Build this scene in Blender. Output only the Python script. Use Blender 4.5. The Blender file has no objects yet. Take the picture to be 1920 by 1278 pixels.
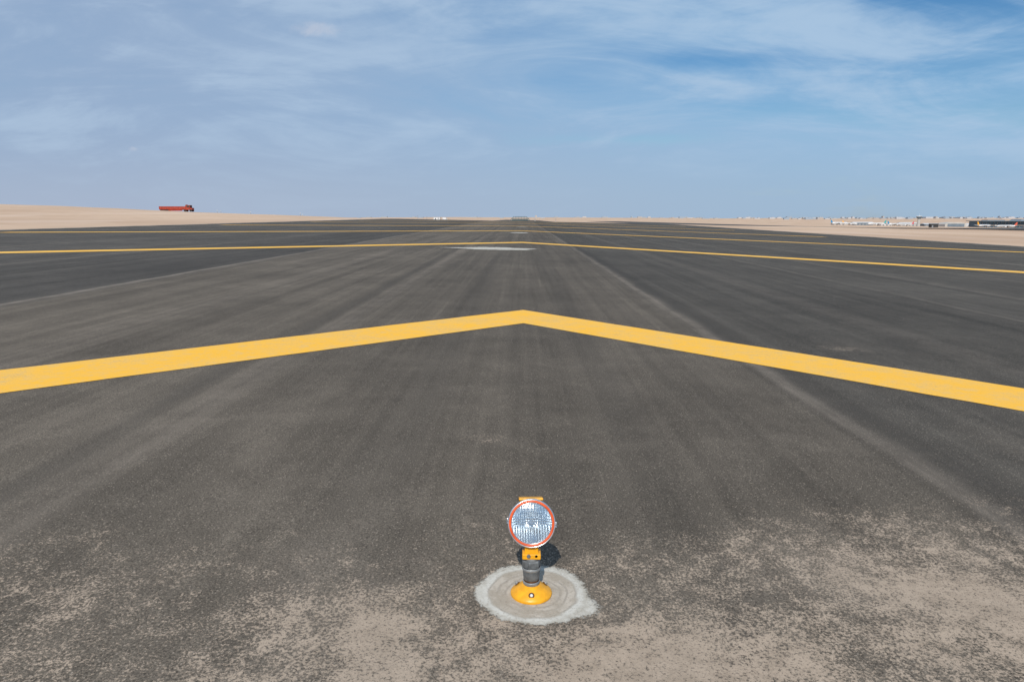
import bpy, bmesh, math, random
from mathutils import Vector, Matrix, noise
random.seed(7)
S=bpy.context.scene
S.view_settings.view_transform='Standard'
S.view_settings.look='None'
S.view_settings.exposure=0
COL=S.collection

# ------------------------------------------------------------------ node helper
class NT:
    def __init__(s,nt): s.nt=nt; s.n=nt.nodes; s.l=nt.links
    def new(s,t,**k):
        o=s.n.new(t)
        for a,b in k.items(): setattr(o,a,b)
        return o
    def put(s,sock,v):
        if v is None: return
        if isinstance(v,bpy.types.NodeSocket): s.l.new(v,sock)
        else: sock.default_value=v
    def m(s,op,a,b=None,c=None,clamp=False):
        o=s.new('ShaderNodeMath',operation=op); o.use_clamp=clamp
        s.put(o.inputs[0],a); s.put(o.inputs[1],b); s.put(o.inputs[2],c)
        return o.outputs[0]
    def mr(s,v,a,b,c=0.0,d=1.0,smooth=True):
        o=s.new('ShaderNodeMapRange')
        o.interpolation_type='SMOOTHSTEP' if smooth else 'LINEAR'
        for i,x in enumerate((v,a,b,c,d)): s.put(o.inputs[i],x)
        return o.outputs[0]
    def noise(s,vec,scale,detail=4,rough=.5,dist=0,scl=None,loc=None):
        if scl or loc:
            mp=s.new('ShaderNodeMapping'); s.l.new(vec,mp.inputs[0])
            if scl: mp.inputs['Scale'].default_value=scl
            if loc: mp.inputs['Location'].default_value=loc
            vec=mp.outputs[0]
        o=s.new('ShaderNodeTexNoise'); s.l.new(vec,o.inputs['Vector'])
        o.inputs['Scale'].default_value=scale; o.inputs['Detail'].default_value=detail
        o.inputs['Roughness'].default_value=rough; o.inputs['Distortion'].default_value=dist
        return o.outputs[0]
    def mix(s,f,a,b,mode='MIX'):
        o=s.new('ShaderNodeMix',data_type='RGBA',blend_type=mode)
        s.put(o.inputs[0],f); s.put(o.inputs[6],a); s.put(o.inputs[7],b)
        return o.outputs[2]
    def xyz(s,vec):
        o=s.new('ShaderNodeSeparateXYZ'); s.l.new(vec,o.inputs[0]); return o.outputs
    def comb(s,x,y,z):
        o=s.new('ShaderNodeCombineXYZ'); s.put(o.inputs[0],x); s.put(o.inputs[1],y); s.put(o.inputs[2],z); return o.outputs[0]
def c4(c): return (c[0],c[1],c[2],1)
def mat(name,col=(.5,.5,.5),rough=.6,metal=0,spec=.5,var=0,vscale=5,bump=0,bscale=40):
    m=bpy.data.materials.new(name); m.use_nodes=True
    t=NT(m.node_tree); b=t.n['Principled BSDF']
    b.inputs['Base Color'].default_value=c4(col); b.inputs['Roughness'].default_value=rough
    b.inputs['Metallic'].default_value=metal; b.inputs['Specular IOR Level'].default_value=spec
    if var or bump:
        tc=t.new('ShaderNodeTexCoord').outputs['Object']
        if var:
            n=t.noise(tc,vscale,5,.6); f=t.mr(n,.35,.7,0,1)
            dk=tuple(x*(1-var) for x in col)
            t.l.new(t.mix(f,c4(dk),c4(col)),b.inputs['Base Color'])
        if bump:
            bp=t.new('ShaderNodeBump'); bp.inputs['Strength'].default_value=bump; bp.inputs['Distance'].default_value=.002
            t.l.new(t.noise(tc,bscale,4),bp.inputs['Height']); t.l.new(bp.outputs[0],b.inputs['Normal'])
    return m

def obj(name,me,mats=(),parent=None):
    o=bpy.data.objects.new(name,me); COL.objects.link(o)
    for m in mats: o.data.materials.append(m)
    if parent: o.parent=parent
    return o
def mesh(name,v,f,mats=(),parent=None,smooth=False):
    me=bpy.data.meshes.new(name); me.from_pydata([tuple(p) for p in v],[],f); me.update()
    if smooth:
        for p in me.polygons: p.use_smooth=True
    return obj(name,me,mats,parent)
def empty(name,loc=(0,0,0),rot=(0,0,0)):
    o=bpy.data.objects.new(name,None); o.location=loc; o.rotation_euler=rot; COL.objects.link(o); o.empty_display_size=.1; return o

class G:
    def __init__(s): s.v=[];s.f=[];s.mi=[];s.sm=[]
    def add(s,v,f,mi=0,sm=False):
        b=len(s.v); s.v+= [tuple(p) for p in v]
        for q in f: s.f.append([b+i for i in q]); s.mi.append(mi); s.sm.append(sm)
    def box(s,c,d,mi=0,M=None,taper=1.0):
        v=[]
        for z in(-1,1):
            k=taper if z>0 else 1
            for x,y in((-1,-1),(1,-1),(1,1),(-1,1)):
                p=Vector((x*d[0]/2*k,y*d[1]/2*k,z*d[2]/2))
                if M: p=M@p
                v.append(Vector(c)+p)
        s.add(v,[(0,3,2,1),(4,5,6,7),(0,1,5,4),(1,2,6,5),(2,3,7,6),(3,0,4,7)],mi)
    def lathe(s,prof,c=(0,0,0),mi=0,n=48,M=None,sm=True,cap0=False,cap1=False,phase=0):
        v=[];f=[]
        for r,h in prof:
            for i in range(n):
                a=2*math.pi*i/n+phase
                p=Vector((r*math.cos(a),r*math.sin(a),h))
                if M: p=M@p
                v.append(Vector(c)+p)
        for j in range(len(prof)-1):
            for i in range(n):
                k=(i+1)%n
                f.append((j*n+i,j*n+k,(j+1)*n+k,(j+1)*n+i))
        s.add(v,f,mi,sm)
        if cap0: s.add(v[:n],[tuple(reversed(range(n)))],mi)
        if cap1: s.add(v[-n:],[tuple(range(n))],mi)
    def obj(s,name,mats,parent=None,bevel=0):
        me=bpy.data.meshes.new(name); me.from_pydata(s.v,[],s.f); me.update()
        for i,p in enumerate(me.polygons): p.material_index=s.mi[i]; p.use_smooth=s.sm[i]
        o=obj(name,me,mats,parent)
        if bevel:
            b=o.modifiers.new('bevel','BEVEL'); b.width=bevel; b.segments=3; b.limit_method='ANGLE'; b.angle_limit=math.radians(40)
        return o

# ------------------------------------------------------------------ terrain height
def sst(a,b,x):
    t=max(0,min(1,(x-a)/(b-a))); return t*t*(3-2*t)
def Cy(y):
    if y<165: return .0054*y
    z=.891
    t=min(y,210)-165
    z+= .0054*t-(.0174/45)*t*t/2
    if y>210: z+= -.012*(min(y,300)-210)
    if y>300:
        t=min(y,470)-300; z+= -.012*t+(.012/170)*t*t/2
    return z
def Sx(x):
    if x>=0:
        if x<110: return -.0194*x
        z=-2.134
        if x>185: z-= .0165*(min(x,1300)-185)
        return z
    if x>-170: return -.0194*x
    return 3.298+1.2*(1-math.exp((x+170)/80))
def zf(x,y):
    z=Cy(y)+Sx(x)
    if x<-34:
        w=sst(-34,-60,x)
        z+= math.exp(-((y-250)/95)**2)*sst(-36,-190,x)*2.6
        z+= w*(.35*noise.noise(Vector((x*.02,y*.015,0)))+.12*noise.noise(Vector((x*.08,y*.06,3))))
        z-= sst(330,700,y)*sst(-60,-250,x)*4
    if x>38 and x<118:
        z+= .12*noise.noise(Vector((x*.06,y*.03,1)))*sst(38,50,x)*sst(118,105,x)
    r=math.hypot(x,y)
    if r>1750:
        ridge=6.0+ 3.2*noise.noise(Vector((x*.0016,y*.0016,5)))+1.6*noise.noise(Vector((x*.006,y*.006,2)))
        ridge-= sst(200,1600,x)*4.5
        k=sst(1750,3300,r)
        z=z*(1-k)+ridge*k
    return z

def frange(a,b,st):
    o=[];x=a
    while x<b-1e-6: o.append(x); x+=st
    return o
xs=frange(-300,200,4)
d=4;x=200
while x<7000: xs.append(x); d*=1.06; x+=d
d=4;x=-300
while x>-7000: d*=1.09; x-=d; xs.append(x)
xs+= [-34.02,-33.4,37.4,38.02]
xs=sorted(set(xs))
ys=frange(-160,420,6); d=6;y=420
while y<9000: ys.append(y); d*=1.04; y+=d
V=[];F=[]
for yy in ys:
    for xx in xs:
        z=zf(xx,yy)-.012
        if -33.9<xx<37.9 and yy<1500: z-=.3
        V.append((xx,yy,z))
nx=len(xs)
for j in range(len(ys)-1):
    for i in range(nx-1):
        F.append((j*nx+i,j*nx+i+1,(j+1)*nx+i+1,(j+1)*nx+i))

m=bpy.data.materials.new('desert_sand'); m.use_nodes=True
t=NT(m.node_tree); b=t.n['Principled BSDF']; b.inputs['Roughness'].default_value=.95; b.inputs['Specular IOR Level'].default_value=.1
P=t.new('ShaderNodeTexCoord').outputs['Object']
n1=t.noise(P,.02,5,.6,0); n2=t.noise(P,.5,5,.65); n3=t.noise(P,.06,4,.6,.4,scl=(1,.35,1),loc=(9,3,0))
c=t.mix(t.mr(n1,.35,.65),(.45,.31,.215,1),(.56,.405,.29,1))
c=t.mix(t.m('MULTIPLY',t.mr(n2,.4,.75),.4),c,(.36,.25,.175,1))
c=t.mix(t.m('MULTIPLY',t.mr(n3,.5,.66),.5),c,(.60,.46,.36,1))
t.l.new(c,b.inputs['Base Color'])
M_SAND=m
mesh('desert_ground',V,F,[M_SAND],smooth=True)

# ------------------------------------------------------------------ asphalt
m=bpy.data.materials.new('runway_asphalt'); m.use_nodes=True
t=NT(m.node_tree); b=t.n['Principled BSDF']; b.inputs['Roughness'].default_value=.9; b.inputs['Specular IOR Level'].default_value=.15
P=t.new('ShaderNodeTexCoord').outputs['Object']
X,Y,Z=t.xyz(P)
wob=t.m('MULTIPLY',t.m('SUBTRACT',t.noise(P,.35,2,.5),.5),.30)
Xw=t.m('ADD',X,wob)
rp=t.new('ShaderNodeValToRGB'); rp.color_ramp.interpolation='LINEAR'
t.l.new(t.mr(Xw,-40,40,0,1,False),rp.inputs[0])
stops=[(-40,.80),(-30.2,.80),(-30,.93),(-20,.82),(-19.8,.90),(-14.1,.84),(-14.0,.74),(-8.55,.70),(-8.35,1.14),(-2.85,1.10),(-2.6,.98),(2.55,.96),(2.85,.72),(8.3,.77),(8.5,.84),(14,.76),(14.2,.90),(19.8,.82),(20,.90),(30,.84)]
el=rp.color_ramp.elements
while len(el)>1: el.remove(el[0])
first=True
for xx,vv in stops:
    p=(xx+40)/80
    e=el[0] if first else el.new(p)
    e.position=p; e.color=(vv,vv,vv,1); first=False
lane=t.xyz(rp.outputs[0])[0]
nb=t.noise(P,.25,4,.6,0,loc=(3,1,0))
nm=t.noise(P,2.2,5,.65)
st=t.noise(P,1.0,4,.62,.2,scl=(2.6,.05,1))
st2=t.noise(P,1.0,3,.6,0,scl=(11,.16,1))
fine=t.noise(P,105,4,.78)
grain=t.noise(P,260,1,.6)
tone=t.m('MULTIPLY',lane,t.mr(nb,.3,.7,.78,1.18,False))
tone=t.m('MULTIPLY',tone,t.mr(st,.3,.7,.74,1.22,False))
tone=t.m('MULTIPLY',tone,t.mr(st2,.3,.7,.87,1.12,False))
tone=t.m('MULTIPLY',tone,t.mr(nm,.3,.7,.86,1.13,False))
tone=t.m('MULTIPLY',tone,t.mr(fine,.32,.68,.30,1.70,False))
tone=t.m('MULTIPLY',tone,t.mr(grain,.3,.7,.66,1.34,False))
warm=t.mix(t.mr(Xw,2.2,3.2),(.095,.0790,.0620,1),(.087,.0765,.0640,1))
warm=t.mix(t.mr(Xw,-8.0,-8.8),warm,(.085,.076,.066,1))
col=t.mix(1.0,warm,t.comb(tone,tone,tone),'MULTIPLY')
vo=t.new('ShaderNodeTexVoronoi'); t.l.new(P,vo.inputs['Vector']); vo.inputs['Scale'].default_value=85
vr=t.xyz(vo.outputs['Color'])[0]
ag=t.m('MULTIPLY',t.m('GREATER_THAN',vr,.87),t.mr(vo.outputs['Distance'],.45,.2))
col=t.mix(t.m('MULTIPLY',ag,.65),col,(.36,.30,.24,1))
def jline(x0,w,soft,amt,cc,nz=.6):
    global col
    d=t.m('ABSOLUTE',t.m('SUBTRACT',Xw,x0))
    k=t.mr(d,w,w+soft,1,0)
    k=t.m('MULTIPLY',k,t.mr(st2,.3,.6,nz,1))
    k=t.m('MULTIPLY',k,t.mr(nm,.3,.65,.5,1))
    col=t.mix(t.m('MULTIPLY',k,amt),col,cc)
LT=(.24,.20,.165,1); DK=(.038,.034,.030,1)
jline(-8.45,.03,.10,.65,LT); jline(-2.62,.01,.30,.26,LT); jline(-2.95,.02,.22,.50,DK)
jline(2.62,.02,.14,.38,LT); jline(2.85,.02,.24,.58,DK); jline(8.45,.03,.12,.25,LT); jline(14.1,.03,.15,.35,LT)
jline(-14.1,.03,.15,.35,LT); jline(-20,.04,.15,.4,LT); jline(20,.04,.15,.4,LT); jline(-30.8,.06,.2,.4,LT); jline(30.8,.06,.2,.4,LT)
jline(-5.4,.02,.5,.14,LT); jline(5.5,.02,.4,.14,LT); jline(-.9,.05,.35,.30,DK); jline(.8,.05,.3,.24,DK); jline(11,.04,.3,.2,LT); jline(17,.04,.3,.2,LT)
def gauss(x0,y0,rx,ry):
    a=t.m('POWER',t.m('DIVIDE',t.m('SUBTRACT',X,x0),rx),2); c_=t.m('POWER',t.m('DIVIDE',t.m('SUBTRACT',Y,y0),ry),2)
    return t.m('POWER',2.718,t.m('MULTIPLY',t.m('ADD',a,c_),-1))
yy_=t.m('SUBTRACT',Y,t.m('MULTIPLY',X,.12))
dens=t.mr(yy_,3.85,2.05,0,.56,False)
dens=t.m('ADD',dens,t.m('MULTIPLY',gauss(1.9,3.1,.8,.75),.22))
dens=t.m('ADD',dens,t.m('MULTIPLY',gauss(.25,2.3,.7,.3),.14))
dens=t.m('ADD',dens,t.m('MULTIPLY',gauss(-.75,2.55,.4,.22),.14))
dens=t.m('SUBTRACT',dens,t.m('MULTIPLY',gauss(-1.7,2.2,.4,.3),.08))
spot=t.m('ADD',t.m('MULTIPLY',gauss(4.15,8.65,.42,.30),.42),t.m('MULTIPLY',gauss(-.25,4.8,.22,.16),.30))
dens=t.m('ADD',dens,spot)
big=t.noise(P,1.5,5,.62,.3,loc=(4.3,2.2,0))
med=t.noise(P,9,5,.72,.2)
dens=t.m('ADD',dens,t.m('MULTIPLY',t.m('SUBTRACT',big,.5),1.0))
dens=t.m('ADD',dens,t.m('MULTIPLY',t.m('SUBTRACT',med,.5),.95))
near=t.mr(Y,5.8,3.4,0,1)
near=t.m('MAXIMUM',near,t.m('MAXIMUM',gauss(4.15,8.65,.6,.45),gauss(-.25,4.8,.4,.3)))
dens=t.m('MINIMUM',t.m('MULTIPLY',dens,near),.72)
eX=t.m('ADD',X,t.m('MULTIPLY',t.m('SUBTRACT',nb,.5),2.5))
edge=t.m('MAXIMUM',t.mr(eX,36.2,38.0,0,1.3,False),t.mr(eX,-32.6,-34.0,0,1.3,False))
dens=t.m('ADD',dens,edge)
fs=t.mr(t.noise(P,80,5,.80,.2),.31,.69,0,1,False)
sand=t.mr(t.m('SUBTRACT',dens,fs),-.12,.16)
sc=t.mix(t.mr(med,.35,.65),(.36,.277,.207,1),(.47,.366,.278,1))
sc=t.mix(t.mr(grain,.3,.7,0,.45),sc,(.25,.20,.15,1))
col=t.mix(t.m('MULTIPLY',sand,.92),col,sc)
film=t.m('MULTIPLY',t.mr(t.noise(P,.8,5,.65,.6,loc=(7,7,1)),.42,.75,.25,1),t.mr(Y,11,2.5,0.05,.28))
film=t.m('MULTIPLY',film,t.mr(fine,.35,.6,.35,1.25))
col=t.mix(film,col,(.30,.25,.20,1))
t.l.new(col,b.inputs['Base Color'])
bp=t.new('ShaderNodeBump'); bp.inputs['Strength'].default_value=.55; bp.inputs['Distance'].default_value=.005
t.l.new(fine,bp.inputs['Height']); t.l.new(bp.outputs[0],b.inputs['Normal'])
M_ASPH=m
def strip(name,x0,x1,stx,y0,y1,m,off):
    xx=frange(x0,x1,stx)+[x1]; yy=frange(y0,min(y1,420),6); d=6;y=420
    while y<y1: yy.append(y); d*=1.04; y+=d
    yy.append(y1)
    V=[(a,b_,zf(max(-33.99,min(37.99,a)) if off==0 else a,b_)+off) for b_ in yy for a in xx]; n=len(xx)
    F=[(j*n+i,j*n+i+1,(j+1)*n+i+1,(j+1)*n+i) for j in range(len(yy)-1) for i in range(n-1)]
    return mesh(name,V,F,[m],smooth=True)
strip('runway',-34,38,4,-100,1480,M_ASPH,0)
M_TAX=mat('taxiway_asphalt',(.085,.080,.076),.9,0,.2,.3,.1)
strip('taxiway',120,184,4,60,1300,M_TAX,.14)

# ------------------------------------------------------------------ chevrons
m=bpy.data.materials.new('yellow_marking_paint'); m.use_nodes=True
t=NT(m.node_tree); b=t.n['Principled BSDF']; b.inputs['Roughness'].default_value=.7; b.inputs['Specular IOR Level'].default_value=.3
P=t.new('ShaderNodeTexCoord').outputs['Object']
a1=t.noise(P,1.3,5,.65); a2=t.noise(P,60,4,.7); a3=t.noise(P,9,4,.7,.3)
c=t.mix(t.mr(a1,.35,.65),(.84,.435,.030,1),(.80,.445,.070,1))
c=t.mix(t.m('MULTIPLY',t.mr(a3,.46,.68),.55),c,(.66,.43,.16,1))
sp=t.mr(t.m('ADD',a2,t.m('MULTIPLY',t.m('SUBTRACT',a1,.5),.55)),.56,.70,0,.65)
c=t.mix(sp,c,(.42,.29,.13,1))
c=t.mix(t.mr(a2,.25,.42,.4,0),c,(.25,.17,.05,1))
t.l.new(c,b.inputs['Base Color'])
bp=t.new('ShaderNodeBump'); bp.inputs['Strength'].default_value=.35; bp.inputs['Distance'].default_value=.004
t.l.new(a2,bp.inputs['Height']); t.l.new(bp.outputs[0],b.inputs['Normal'])
M_YP=m
def chev(D,W=30.5,T=1.46,cx=.03):
    V=[];F=[]
    N=240
    for sgn in(-1,1):
        b0=len(V)
        for i in range(N+1):
            q=W*i/N; x=cx+sgn*q
            e1=.014*noise.noise(Vector((x*3,D,0))); e2=.014*noise.noise(Vector((x*3,D,9)))
            for yy,e in((D-q,e1),(D-T-q,e2)):
                V.append((x,yy+e,Cy(yy)+Sx(x)+.004))
        for i in range(N):
            a=b0+2*i
            F.append((a,a+1,a+3,a+2) if sgn>0 else (a+2,a+3,a+1,a))
    return mesh('chevron_marking',V,F,[M_YP])
for k in range(6): chev(11.67+30*k)

# ------------------------------------------------------------------ concrete patches
m=bpy.data.materials.new('grout_concrete'); m.use_nodes=True
t=NT(m.node_tree); b=t.n['Principled BSDF']; b.inputs['Roughness'].default_value=.9; b.inputs['Specular IOR Level'].default_value=.2
P=t.new('ShaderNodeTexCoord').outputs['Object']
X,Y,Z=t.xyz(P)
r=t.m('SQRT',t.m('ADD',t.m('POWER',X,2),t.m('POWER',Y,2)))
r=t.m('ADD',r,t.m('MULTIPLY',t.m('SUBTRACT',t.noise(P,9,4),.5),.045))
q1=t.noise(P,10,5,.65,.3); q2=t.noise(P,75,4,.75)
c=t.mix(t.mr(q1,.35,.65),(.37,.34,.285,1),(.50,.475,.42,1))
c=t.mix(t.mr(r,.20,.18,0,.7),c,t.mix(t.mr(q1,.4,.6),(.33,.275,.215,1),(.43,.365,.295,1)))
for r0 in(.190,.150,.118):
    d=t.m('ABSOLUTE',t.m('SUBTRACT',r,r0))
    c=t.mix(t.m('MULTIPLY',t.mr(d,.002,.009,.55,0),t.mr(q1,.38,.6)),c,(.22,.19,.16,1))
d=t.m('ABSOLUTE',t.m('SUBTRACT',r,.205)); c=t.mix(t.mr(d,.004,.018,.4,0),c,(.60,.58,.53,1))
c=t.mix(t.mr(q2,.50,.70,0,.65),c,(.24,.20,.16,1))
c=t.mix(t.mr(q2,.2,.42,.4,0),c,(.58,.55,.50,1))
t.l.new(c,b.inputs['Base Color'])
bp=t.new('ShaderNodeBump'); bp.inputs['Strength'].default_value=.6; bp.inputs['Distance'].default_value=.004
t.l.new(q2,bp.inputs['Height']); t.l.new(bp.outputs[0],b.inputs['Normal'])
at=t.new('ShaderNodeAttribute'); at.attribute_name='edge'
e=t.m('ADD',at.outputs['Fac'],t.m('ADD',t.m('MULTIPLY',t.m('SUBTRACT',q1,.5),1.1),t.m('MULTIPLY',t.m('SUBTRACT',q2,.5),1.5)))
t.l.new(t.mr(e,.36,.75),b.inputs['Alpha'])
M_GR=m
def patch(cx,cy,rx,ry,lobes=(),seed=0,rag=.06,soft=.16):
    n=220; fr_=[1.0,1-soft*.5,1-soft,.5]; rows=[]
    for k_ in fr_:
        row=[]
        for i in range(n):
            a=2*math.pi*i/n; k=1+rag*noise.noise(Vector((math.cos(a)*1.6,math.sin(a)*1.6,seed)))+rag*.4*noise.noise(Vector((math.cos(a)*9,math.sin(a)*9,seed)))
            for la,lw,lh in lobes:
                dd=(a-la+math.pi)%(2*math.pi)-math.pi
                k+=lh*math.exp(-(dd/lw)**2)*(1 if k_>.95 else .65)
            x=rx*k*k_*math.cos(a); y=ry*k*k_*math.sin(a)
            row.append((x,y,-.0194*x+.0054*y+.0035))
        rows.append(row)
    v=[p for r_ in rows for p in r_]+[(0,0,.0035)]
    f=[(j*n+i,j*n+(i+1)%n,(j+1)*n+(i+1)%n,(j+1)*n+i) for j in range(3) for i in range(n)]+[(3*n+i,3*n+(i+1)%n,4*n) for i in range(n)]
    o=mesh('concrete_patch',v,f,[M_GR]); o.location=(cx,cy,Cy(cy)+Sx(cx))
    ca=o.data.attributes.new('edge','FLOAT','POINT')
    vals=[0]*n+[.5]*n+[1.0]*n+[1.3]*n+[1.3]
    for i,q in enumerate(vals): ca.data[i].value=q
    return o
LX,LY=.045,2.72
patch(LX+.008,LY+.008,.266,.264,[(math.radians(-28),.26,.34)],1,.08,.18)
patch(-1.1,32.9,2.3,1.5,[(math.pi,.25,.6),(.1,.3,-.2)],2,.35,.4)
patch(-.25,62.8,1.1,1.5,[],3,.3,.4)
patch(0,92.8,.9,1.2,[],4,.3,.4)

# ------------------------------------------------------------------ approach light
M_YEL=mat('yellow_enamel',(.82,.37,.010),.38,0,.5,.22,30,.15,120)
M_ORG=mat('orange_gasket',(.72,.10,.02),.45,0,.5,.3,40)
M_CHR=mat('bezel_steel',(.80,.80,.80),.28,1,.5,.2,30)
M_GRY=mat('coupling_grey',(.17,.18,.185),.55,.3,.4,.45,35,.3,100)
M_GRL=mat('coupling_light',(.34,.35,.35),.5,.4,.4,.4,45,.3,90)
M_RUST=mat('rust',(.16,.07,.03),.9,.1,.2,.5,60,.5,150)
M_DARK=mat('dark_rubber',(.03,.03,.03),.7)
m=bpy.data.materials.new('reflector_silver'); m.use_nodes=True
t=NT(m.node_tree); b=t.n['Principled BSDF']; b.inputs['Base Color'].default_value=(.88,.94,.98,1); b.inputs['Metallic'].default_value=1; b.inputs['Roughness'].default_value=.18
M_REF=m
m=bpy.data.materials.new('lens_glass'); m.use_nodes=True
t=NT(m.node_tree)
for n_ in list(t.n): 
    if n_.type=='BSDF_PRINCIPLED': t.n.remove(n_)
out=[n_ for n_ in t.n if n_.type=='OUTPUT_MATERIAL'][0]
tr=t.new('ShaderNodeBsdfTransparent'); tr.inputs[0].default_value=(.93,.96,.98,1)
gl=t.new('ShaderNodeBsdfGlossy'); gl.inputs['Roughness'].default_value=.08; gl.inputs['Color'].default_value=(.95,.97,1,1)
fr=t.new('ShaderNodeFresnel'); fr.inputs[0].default_value=1.6
mx=t.new('ShaderNodeMixShader'); t.l.new(t.m('ADD',t.m('MULTIPLY',fr.outputs[0],1.2),.18,clamp=True),mx.inputs[0])
t.l.new(tr.outputs[0],mx.inputs[1]); t.l.new(gl.outputs[0],mx.inputs[2]); t.l.new(mx.outputs[0],out.inputs[0])
M_LENS=m

lamp=empty('runway_approach_light',(LX,LY,Cy(LY)+Sx(LX)))
g=G()
g.lathe([(.088,.004),(.089,.012),(.086,.017),(.074,.026),(.058,.038),(.044,.047),(.036,.052),(.030,.054)],n=64,cap0=True,cap1=True)
g.obj('base_flange',[M_YEL],lamp)
g=G()
for a in(-90,25,155):
    ar=math.radians(a); R=Matrix.Rotation(ar,4,'Z')@Matrix.Rotation(math.radians(55),4,'Y')
    c=(math.cos(ar)*.066,math.sin(ar)*.066,.032)
    g.lathe([(.0125,-.002),(.0125,.002),(.008,.0025)],c,1,24,R)
    g.lathe([(.0078,.0),(.0078,.009),(.006,.011)],c,0,6,R,False,False,True)
g.obj('flange_bolts',[M_GRL,M_RUST],lamp)
g=G()
g.lathe([(.034,.052),(.036,.056),(.036,.066),(.033,.068)],mi=1,cap0=True)
g.lathe([(.031,.066),(.032,.074),(.032,.078)],mi=2)
g.lathe([(.033,.076),(.034,.080),(.037,.118),(.037,.120)],mi=0)
g.lathe([(.038,.119),(.040,.122),(.040,.130),(.0385,.132)],mi=1)
g.lathe([(.039,.131),(.041,.134),(.041,.160),(.037,.166),(.030,.167)],mi=0,n=6,sm=False,cap1=True,phase=.3)
g.lathe([(.029,.165),(.029,.176)],mi=1,cap1=True)
g.obj('frangible_coupling',[M_GRY,M_GRL,M_RUST],lamp,bevel=.0012)
g=G()
g.box((0,.0,.186),(.078,.060,.024))
g.box((0,.006,.212),(.058,.045,.034))
g.box((0,.050,.222),(.052,.09,.014))
g.box((0,.100,.275),(.052,.014,.12))
g.obj('neck_bracket',[M_YEL],lamp,bevel=.004)
g=G()
g.lathe([(.009,0),(.009,.006),(.007,.008)],(-.012,-.026,.190),0,6,Matrix.Rotation(math.radians(90),4,'X'),False,False,True)
g.lathe([(.006,0),(.006,.004)],(.020,-.026,.190),0,12,Matrix.Rotation(math.radians(90),4,'X'),False,False,True)
g.obj('neck_bolts',[M_GRY],lamp)
head=empty('lamp_head',(0,0,.325)); head.parent=lamp
head.rotation_euler=(math.radians(90-16),0,math.radians(2))
g=G()
g.lathe([(.092,-.030),(.0985,-.026),(.1005,-.014),(.1010,.004),(.0995,.0085),(.0965,.0095),(.0950,.007)],mi=0,n=96)
g.obj('bezel_ring',[M_CHR],head)
g=G()
g.lathe([(.0962,.005),(.0952,.0088),(.0905,.0102),(.0865,.0090),(.0858,.004)],mi=0,n=96)
g.obj('gasket_ring',[M_ORG],head)
g=G()
g.lathe([(.0862,.004),(.0856,.0080),(.0842,.0075),(.0838,.002)],mi=0,n=96)
g.obj('inner_ring',[M_CHR],head)
def fl(x,y):
    band = 0 if y>.042 else (1 if y>-.012 else 2)
    if band==0: return .0006*math.cos(x*520+1)+.0004*math.cos(y*700)
    if band==1: return .0010*math.cos(x*720)+.0007*math.cos(y*560)
    return .0011*math.cos(x*560)
V=[];F=[]; nr=60;na=200; V.append((0,0,-.062))
for j in range(1,nr+1):
    r=.0845*j/nr
    for i in range(na):
        a=2*math.pi*i/na; x=r*math.cos(a); y=r*math.sin(a)
        z=-.062+.062*(r/.0845)**2+ .8*fl(x*1.02,y)
        V.append((x,y,min(z,.001)))
for i in range(na): F.append((0,1+i,1+(i+1)%na))
for j in range(nr-1):
    for i in range(na):
        a=1+j*na+i; c_=1+j*na+(i+1)%na
        F.append((a,a+na,c_+na,c_))
mesh('reflector_bowl',V,F,[M_REF],head,True)
V=[];F=[]; nr=80;na=240; V.append((0,0,.014))
for j in range(1,nr+1):
    r=.0845*j/nr
    for i in range(na):
        a=2*math.pi*i/na; x=r*math.cos(a); y=r*math.sin(a)
        V.append((x,y,.003+.011*(1-(r/.0845)**2)+(fl(x,y)*.45 if r<.081 else 0)))
for i in range(na): F.append((0,1+i,1+(i+1)%na))
for j in range(nr-1):
    for i in range(na):
        a=1+j*na+i; c_=1+j*na+(i+1)%na
        F.append((a,a+na,c_+na,c_))
mesh('lens',V,F,[M_LENS],head,True)
g=G()
g.lathe([(.010,-.055),(.010,-.030),(.006,-.026)],mi=0,n=20,cap1=True)
g.box((0,0,-.035),(.030,.010,.012),0)
g.obj('lamp_filament_shield',[M_CHR],head)
g=G()
g.lathe([(.096,-.022),(.094,-.032),(.080,-.068),(.055,-.092),(.001,-.098)],mi=0,n=64)
g.box((0,.047,-.082),(.100,.096,.026),0)
g.box((0,.0955,-.054),(.104,.010,.056),0)
g.obj('rear_housing',[M_YEL],head,bevel=.004)
g=G()
for sx,yo in((-1,.012),(1,-.006)):
    g.box((sx*.1015,yo,.000),(.007,.022,.020),0)
    g.lathe([(.004,0),(.004,.012),(.003,.013)],(sx*.1030,yo,.008),1,10,None,False,False,True)
g.obj('bezel_clips',[M_CHR,M_GRY],head,bevel=.0012)

# ------------------------------------------------------------------ distant things
def px(pxx,y): return (pxx-978)/1310*y
M_RED=mat('red_truck_paint',(.40,.055,.03),.6,0,.3,.3,1.0)
M_WHT=mat('white_paint',(.66,.66,.66),.5,0,.4,.1,.2)
M_OFF=mat('offwhite_render',(.47,.45,.42),.8,0,.2,.15,.05)
M_GLS=mat('blue_glazing',(.045,.11,.17),.25,0,.6,.3,.05)
M_SLT=mat('slate_roof',(.16,.20,.24),.6,0,.4,.2,.1)
M_STL=mat('steel_grey',(.28,.30,.32),.5,.3)
M_GRN=mat('teal_frame',(.10,.16,.17),.6,0,.3,.2,1)
M_TIRE=mat('tyre',(.025,.025,.025),.85)
ty=256; tx=px(329,ty)
root=empty('semi_trailer_truck',(tx,ty,zf(tx,ty)-.15),(0,0,math.radians(3))); root.scale=(.92,.92,.85)
g=G()
g.box((-1.3,0,1.5),(10.4,2.4,1.25)); 
for i in range(12): g.box((-6.3+i*.92,-1.235,1.5),(.10,.07,1.22))
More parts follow.
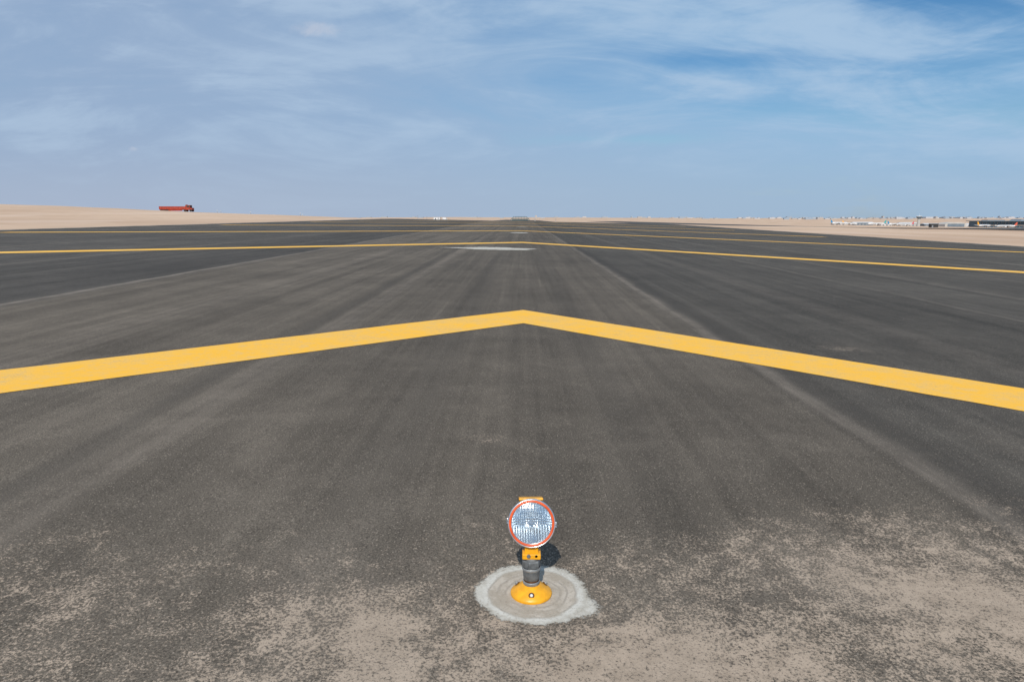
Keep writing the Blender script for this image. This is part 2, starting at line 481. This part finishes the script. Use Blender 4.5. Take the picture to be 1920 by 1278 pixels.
g.box((-1.3,0,2.16),(10.5,2.5,.10)); g.box((-1.3,0,.81),(10.4,1.2,.14)); g.box((-.5,-1.0,.62),(6.0,.08,.55))
g.obj('trailer_body',[M_RED],root,bevel=.03)
g=G(); g.box((4.75,0,1.75),(1.7,2.35,2.0)); g.box((5.9,0,1.15),(.9,2.2,.9)); g.box((4.0,0,2.85),(.12,1.6,.25)); g.obj('cab',[M_RED],root,bevel=.08)
g=G(); g.box((4.85,-1.19,2.2),(1.0,.04,.7)); g.box((5.62,0,2.2),(.04,1.9,.7)); g.obj('cab_windows',[M_DARK],root)
g=G()
for wx in(-5.6,-4.5,-3.4,3.6,5.8):
    for wy in(-1.0,1.0):
        g.lathe([(.2,-.16),(.5,-.16),(.52,-.1),(.52,.1),(.5,.16),(.2,.16)],(wx,wy,.52),0,24,Matrix.Rotation(math.radians(90),4,'X'),cap0=True,cap1=True)
g.obj('wheels',[M_TIRE],root)
g=G(); g.lathe([(.07,0),(.07,1.5)],(3.75,-.9,1.5),0,10); g.obj('exhaust_stack',[M_STL],root)
for p_,yy in((405,235),(412,260),(562,230),(566,262),(468,240)):
    x_=px(p_,yy); g=G(); g.lathe([(.07,-.2),(.07,1.0),(.05,1.05)],(0,0,0),0,8,cap1=True); g.box((0,0,.9),(.28,.05,.24),1)
    o=g.obj('marker_post',[M_STL,M_WHT]); o.location=(x_,yy,zf(x_,yy))
yy=900; x_=px(975,yy)
root=empty('localizer_antenna_array',(x_,yy,zf(x_,yy)+.2))
g=G()
for i in range(13):
    xx=-12+i*2; hgt=5.4-max(0,abs(xx)-7.5)*.85
    g.box((xx,0,hgt/2),(.45,.5,hgt))
    g.box((xx,1.5,hgt/2-.3),(.25,.25,hgt-.6))
g.box((0,0,.8),(25,.6,.5)); g.box((0,0,2.6),(22.5,.5,.5)); g.box((0,0,5.2),(15.4,2.6,.5))
g.box((0,1.2,.9),(20,.2,1.6))
for s_ in(-1,1): g.box((s_*10.1,0,3.4),(.5,.5,5.8),0,Matrix.Rotation(math.radians(-s_*42),4,'Y'))
g.obj('antenna_frame',[M_GRN],root)
yy=900; x_=px(819,yy)
root=empty('equipment_building',(x_,yy,zf(x_,yy)))
g=G(); g.box((0,0,1.7),(8,5,3.4)); g.obj('walls',[M_WHT],root)
g=G(); g.box((0,0,3.55),(8.6,5.6,.3)); g.obj('roof',[M_OFF],root)
g=G(); g.box((-1.5,-2.52,1.1),(1.1,.06,2.1)); g.box((2,-2.52,1.9),(1.5,.06,1.0)); g.obj('door_and_window',[M_DARK],root)
x_=px(834,yy); root=empty('delivery_van',(x_,yy,zf(x_,yy)))
g=G(); g.box((-.8,0,1.7),(4.4,2.1,2.5)); g.box((2.1,0,1.25),(1.6,2.0,1.7),0,None,.85); g.obj('body',[M_WHT],root,bevel=.1)
g=G(); g.box((2.1,-1.0,1.6),(.9,.1,.5))
for wx in(-2,1.9):
    for wy in(-.95,.95): g.lathe([(.38,-.12),(.38,.12)],(wx,wy,.38),0,16,Matrix.Rotation(math.radians(90),4,'X'),cap0=True,cap1=True)
g.obj('wheels_and_glass',[M_DARK],root)
for p_,hh in((783,6),(800,4),(1042,5),(1003,4)):
    x_=px(p_,900); g=G(); g.lathe([(.25,0),(.15,hh)],n=8,cap1=True); g.box((0,0,hh-.3),(1.8,.2,.25)); g.box((0,0,.3),(1,1,.6),1)
    o=g.obj('antenna_mast',[M_STL,M_OFF]); o.location=(x_,900,zf(x_,900))
yy=1500
def place(name,p_,y_): 
    x_=px(p_,y_); return empty(name,(x_,y_,zf(x_,y_)))
root=place('airport_terminal',1915,yy)
g=G(); g.box((0,0,7),(215,40,14)); g.obj('glazed_hall',[M_GLS],root)
g=G(); g.box((0,-4,14.6),(226,54,1.2)); g.box((35,0,16.6),(120,34,3),0,None,.92); g.box((-70,0,15.9),(36,20,2)); g.obj('roof',[M_SLT],root)
g=G()
for i in range(28): g.box((-105+i*7.8,-20.4,7),(.7,.8,14))
g.box((0,-20.5,4.6),(215,1,.7)); g.obj('facade_columns',[M_STL],root)
g=G(); 
for i in range(7): g.box((-96+i*30,-34,5.6),(3.4,30,3)); g.box((-96+i*30,-44,2.2),(1.2,1.2,4.4))
g.obj('boarding_bridges',[M_OFF],root)
root=place('control_tower',1717,yy)
g=G(); g.lathe([(3.2,0),(2.6,15),(3.6,16.5),(4.6,17)],n=12,sm=False); g.obj('shaft',[M_OFF],root)
g=G(); g.lathe([(4.6,17),(5.4,20.2)],n=12,sm=False,cap0=True); g.obj('cab_glass',[M_GLS],root)
g=G(); g.lathe([(5.8,20.2),(5.8,20.9),(3,21.6)],n=12,sm=False,cap0=True,cap1=True); g.lathe([(.2,21.6),(.1,26)],n=6); g.obj('tower_roof',[M_WHT],root)
root=place('hangar',1778,1450)
g=G(); v=[];n=12
for yv in(-15,15):
    v+=[(-22*math.cos(math.pi*i/n),yv,5+4.5*math.sin(math.pi*i/n)) for i in range(n+1)]+[(22,yv,0),(-22,yv,0)]
k=n+3
f=[tuple(range(k)),tuple(reversed(range(k,2*k)))]+[(i,(i+1)%k,k+(i+1)%k,k+i) for i in range(k)]
g.add(v,f); g.obj('hangar_shell',[M_OFF],root)
g=G(); g.box((0,-15.2,3.2),(34,.3,6.4)); g.obj('hangar_doors',[M_SLT],root)
root=place('storage_shed',1745,700)
g=G(); g.box((0,0,1.9),(7.2,4,3.4)); g.box((0,0,3.8),(7.6,4.4,.3)); g.obj('hut',[M_DARK],root)
g=G(); g.box((-2,-2.03,1.2),(1.2,.06,2)); g.obj('hut_door',[M_STL],root)
for p_,w_,h_,mm in((1570,30,4.5,M_OFF),(1612,44,5.5,M_SLT),(1655,26,4,M_WHT),(1696,40,6,M_OFF),(1738,34,5,M_SLT),(1800,30,6,M_WHT)):
    root=place('cargo_warehouse',p_,1620)
    g=G(); g.box((0,0,h_/2),(w_,18,h_)); g.obj('walls',[mm],root)
    g=G(); g.add([(-w_/2-1,-10,h_),(w_/2+1,-10,h_),(w_/2+1,10,h_),(-w_/2-1,10,h_),(-w_/2-1,0,h_+1.8),(w_/2+1,0,h_+1.8)],[(0,1,5,4),(2,3,4,5),(0,4,3),(1,2,5),(0,3,2,1)]); g.obj('pitched_roof',[M_WHT],root)
    g=G()
    for i in range(int(w_//8)): g.box((-w_/2+5+i*8,-9.1,1.9),(4,.2,3.6))
    g.obj('loading_doors',[M_STL],root)
FINC=[(.55,.10,.05),(.03,.22,.42),(.75,.35,.03),(.05,.30,.30),(.55,.08,.10)]
def airliner(p_,y_,rot,fc,L=34):
    root=place('airliner',p_,y_); root.rotation_euler=(0,0,math.radians(rot))
    fm=mat('tail_paint',fc,.4)
    g=G(); R=Matrix.Rotation(math.radians(90),4,'Y'); r=L*.055
    g.lathe([(.05,-L/2),(r*.5,-L/2+L*.06),(r*.9,-L/2+L*.16),(r,-L/2+L*.25),(r,L/2-L*.13),(r*.8,L/2-L*.05),(r*.35,L/2-.3),(.02,L/2)],(0,0,r*1.9),0,20,R)
    g.obj('fuselage',[M_WHT],root)
    z=r*1.6
    g=G()
    for s_ in(-1,1):
        g.add([(L*.10,s_*r*.8,z),(-L*.08,s_*r*.8,z),(-L*.16,s_*L*.48,z+1.2),(-L*.11,s_*L*.48,z+1.2),(L*.10,s_*r*.8,z+.5),(-L*.08,s_*r*.8,z+.4),(-L*.16,s_*L*.48,z+1.35),(-L*.11,s_*L*.48,z+1.35)],[(0,1,2,3),(4,5,6,7),(0,1,5,4),(1,2,6,5),(2,3,7,6),(3,0,4,7)])
        g.add([(-L*.40,s_*.4,r*2.3),(-L*.48,s_*.4,r*2.3),(-L*.50,s_*L*.17,r*2.5),(-L*.47,s_*L*.17,r*2.5),(-L*.40,s_*.4,r*2.5),(-L*.48,s_*.4,r*2.5),(-L*.50,s_*L*.17,r*2.6),(-L*.47,s_*L*.17,r*2.6)],[(0,1,2,3),(4,5,6,7),(0,1,5,4),(1,2,6,5),(2,3,7,6),(3,0,4,7)])
        g.lathe([(.7,-1.8),(1.1,-.6),(1.1,1.6),(.9,1.8)],(L*.06,s_*L*.16,z-.7),0,14,R,cap0=True,cap1=True)
    g.obj('wings_and_engines',[M_WHT],root)
    g=G(); zz=r*2.6
    g.add([(-L*.34,-.2,zz),(-L*.48,-.2,zz),(-L*.52,-.12,zz+L*.17),(-L*.46,-.12,zz+L*.17),(-L*.34,.2,zz),(-L*.48,.2,zz),(-L*.52,.12,zz+L*.17),(-L*.46,.12,zz+L*.17)],[(0,1,2,3),(4,5,6,7),(0,1,5,4),(1,2,6,5),(2,3,7,6),(3,0,4,7)])
    g.obj('tail_fin',[fm],root)
    g=G(); g.box((L*.36,0,.9),(.6,.5,1.8)); g.box((-L*.05,2.2,.9),(.9,.5,1.8)); g.box((-L*.05,-2.2,.9),(.9,.5,1.8)); g.obj('landing_gear',[M_TIRE],root)
    g=G()
    for s_ in(-1,1): g.box((L*.05,s_*(r*.985),r*2.15),(L*.62,.12,.45))
    g.obj('cabin_windows',[M_DARK],root)
airliner(1568,1500,10,FINC[1]); airliner(1590,1540,-20,FINC[2],30); airliner(1640,1480,170,FINC[3],36); airliner(1672,1500,15,FINC[1],34)
airliner(1694,1530,165,FINC[4],30); airliner(1838,1400,20,FINC[2],36); airliner(1880,1400,155,FINC[0],34)
g=G()
for i in range(240):
    p_=random.triangular(1150,2150,1800); yy_=random.uniform(2700,3500)
    if random.random()<.06: p_=random.uniform(640,1170)
    x_=px(p_,yy_); h_=random.choice([3,4,5,6])*random.uniform(.7,1.2); w_=random.uniform(8,30)
    if random.random()<.05: h_*=1.8; w_=7
    g.box((x_,yy_,zf(x_,yy_)+h_/2-.5),(w_,14,h_+1),random.choice([0,1,2,2]))
    if random.random()<.5: g.box((x_+w_*.15,yy_,zf(x_,yy_)+h_+.7),(w_*.4,8,1.4),random.choice([0,2]))
g.obj('city_skyline',[mat('city_tan',(.38,.355,.34),.8),mat('city_pale',(.44,.435,.45),.8),mat('city_blue_grey',(.28,.33,.39),.8)])  # muted pale tones carry the aerial haze in the base colour; no volume
# ------------------------------------------------------------------ sky & sun
sd=Vector((-.04,-.345,.323)).normalized()
sun=bpy.data.lights.new('sun','SUN'); sun.energy=4.3; sun.angle=math.radians(.53); sun.color=(1,.955,.88)
so=bpy.data.objects.new('sun',sun); COL.objects.link(so); so.rotation_euler=sd.to_track_quat('Z','Y').to_euler(); so.location=(0,-20,30)
w=bpy.data.worlds.new('World'); S.world=w; w.use_nodes=True
t=NT(w.node_tree); t.n.clear()
sky=t.new('ShaderNodeTexSky',sky_type='NISHITA'); sky.sun_disc=False
sky.sun_elevation=math.asin(sd.z); sky.sun_rotation=math.atan2(sd.x,sd.y)
sky.altitude=0; sky.air_density=1.0; sky.dust_density=.8; sky.ozone_density=3.0
D=t.new('ShaderNodeTexCoord').outputs['Generated']
x,y,z=t.xyz(D)
ay=t.m('MAXIMUM',t.m('ABSOLUTE',y),.05)
u=t.m('DIVIDE',x,ay); v=t.m('DIVIDE',z,ay)
uv=t.comb(u,v,t.m('GREATER_THAN',y,0))
hs=t.new('ShaderNodeHueSaturation'); hs.inputs['Saturation'].default_value=1.35; hs.inputs['Value'].default_value=1.08; t.l.new(sky.outputs[0],hs.inputs['Color'])
bg=t.new('ShaderNodeBackground'); t.l.new(hs.outputs[0],bg.inputs[0]); bg.inputs[1].default_value=.085
n1=t.noise(uv,1.5,6,.58,.9,scl=(1,3.2,1),loc=(2.3,.4,0))
n2=t.noise(uv,4.0,8,.62,.8,scl=(.75,2.8,1),loc=(.3,5,0))
mp=t.new('ShaderNodeMapping'); t.l.new(uv,mp.inputs[0]); mp.inputs['Rotation'].default_value=(0,0,math.radians(16)); mp.inputs['Scale'].default_value=(1.3,6.5,1)
n3=t.noise(mp.outputs[0],1.8,8,.62,1.0)
side=t.mr(u,-.5,.65,.93,.60)
low=t.mr(v,.20,.03,0,.42)
cov=t.m('ADD',side,low)
cov=t.m('ADD',cov,t.m('MULTIPLY',t.m('SUBTRACT',n1,.5),t.mr(u,-.4,.5,.5,1.5)))
cov=t.m('ADD',cov,t.m('MULTIPLY',t.m('SUBTRACT',n2,.5),t.mr(u,-.5,.5,.7,1.7)))
cov=t.m('ADD',cov,t.m('MULTIPLY',t.m('SUBTRACT',n3,.5),t.mr(u,-.5,.5,.7,1.6)))
def sg(u0,v0,ru,rv):
    a=t.m('POWER',t.m('DIVIDE',t.m('SUBTRACT',u,u0),ru),2); c_=t.m('POWER',t.m('DIVIDE',t.m('SUBTRACT',v,v0),rv),2)
    return t.m('POWER',2.718,t.m('MULTIPLY',t.m('ADD',a,c_),-1))
cov=t.m('SUBTRACT',cov,t.m('MULTIPLY',sg(.70,.32,.26,.05),.85))
cov=t.m('SUBTRACT',cov,t.m('MULTIPLY',sg(.26,.215,.16,.014),.45))
cov=t.m('SUBTRACT',cov,t.m('MULTIPLY',sg(.16,.108,.12,.007),.35))
cov=t.m('SUBTRACT',cov,t.m('MULTIPLY',sg(-.05,.35,.40,.035),.50))
fac=t.mr(cov,-.05,.98,.06,.97)
vc=t.mix(t.mr(u,-.6,.6),(.315,.43,.61,1),(.30,.495,.72,1))
vc=t.mix(t.mr(v,.16,.0,0,1),vc,t.mix(t.mr(u,-.6,.6),(.385,.465,.61,1),(.345,.485,.65,1)))
wp=t.m('ADD',t.m('MULTIPLY',n2,.5),t.m('MULTIPLY',n3,.5))
vc=t.mix(t.m('MULTIPLY',t.mr(wp,.45,.62,0,.55),t.mr(v,.02,.14,.3,1)),vc,(.47,.60,.76,1))
pn=t.noise(uv,26,6,.65,.5)
pf=t.m('ADD',sg(-.285,.255,.045,.016),t.m('MULTIPLY',sg(-.55,.097,.012,.005),.9))
pf=t.mr(t.m('ADD',pf,t.m('MULTIPLY',t.m('SUBTRACT',pn,.5),1.6)),.45,1.2)
vc=t.mix(t.m('MULTIPLY',pf,.5),vc,(.58,.61,.70,1))
bc=t.new('ShaderNodeBackground'); t.l.new(vc,bc.inputs[0]); bc.inputs[1].default_value=1
mx=t.new('ShaderNodeMixShader'); t.l.new(fac,mx.inputs[0]); t.l.new(bg.outputs[0],mx.inputs[1]); t.l.new(bc.outputs[0],mx.inputs[2])
wo=t.new('ShaderNodeOutputWorld'); t.l.new(mx.outputs[0],wo.inputs[0])

# ------------------------------------------------------------------ camera
cam=bpy.data.cameras.new('camera'); cam.sensor_width=36; cam.lens=24.19; cam.clip_start=.05; cam.clip_end=20000
co=bpy.data.objects.new('camera',cam); COL.objects.link(co)
co.location=(0,0,1.6); co.rotation_euler=(math.radians(90-10.07),0,math.radians(.79))
S.camera=co
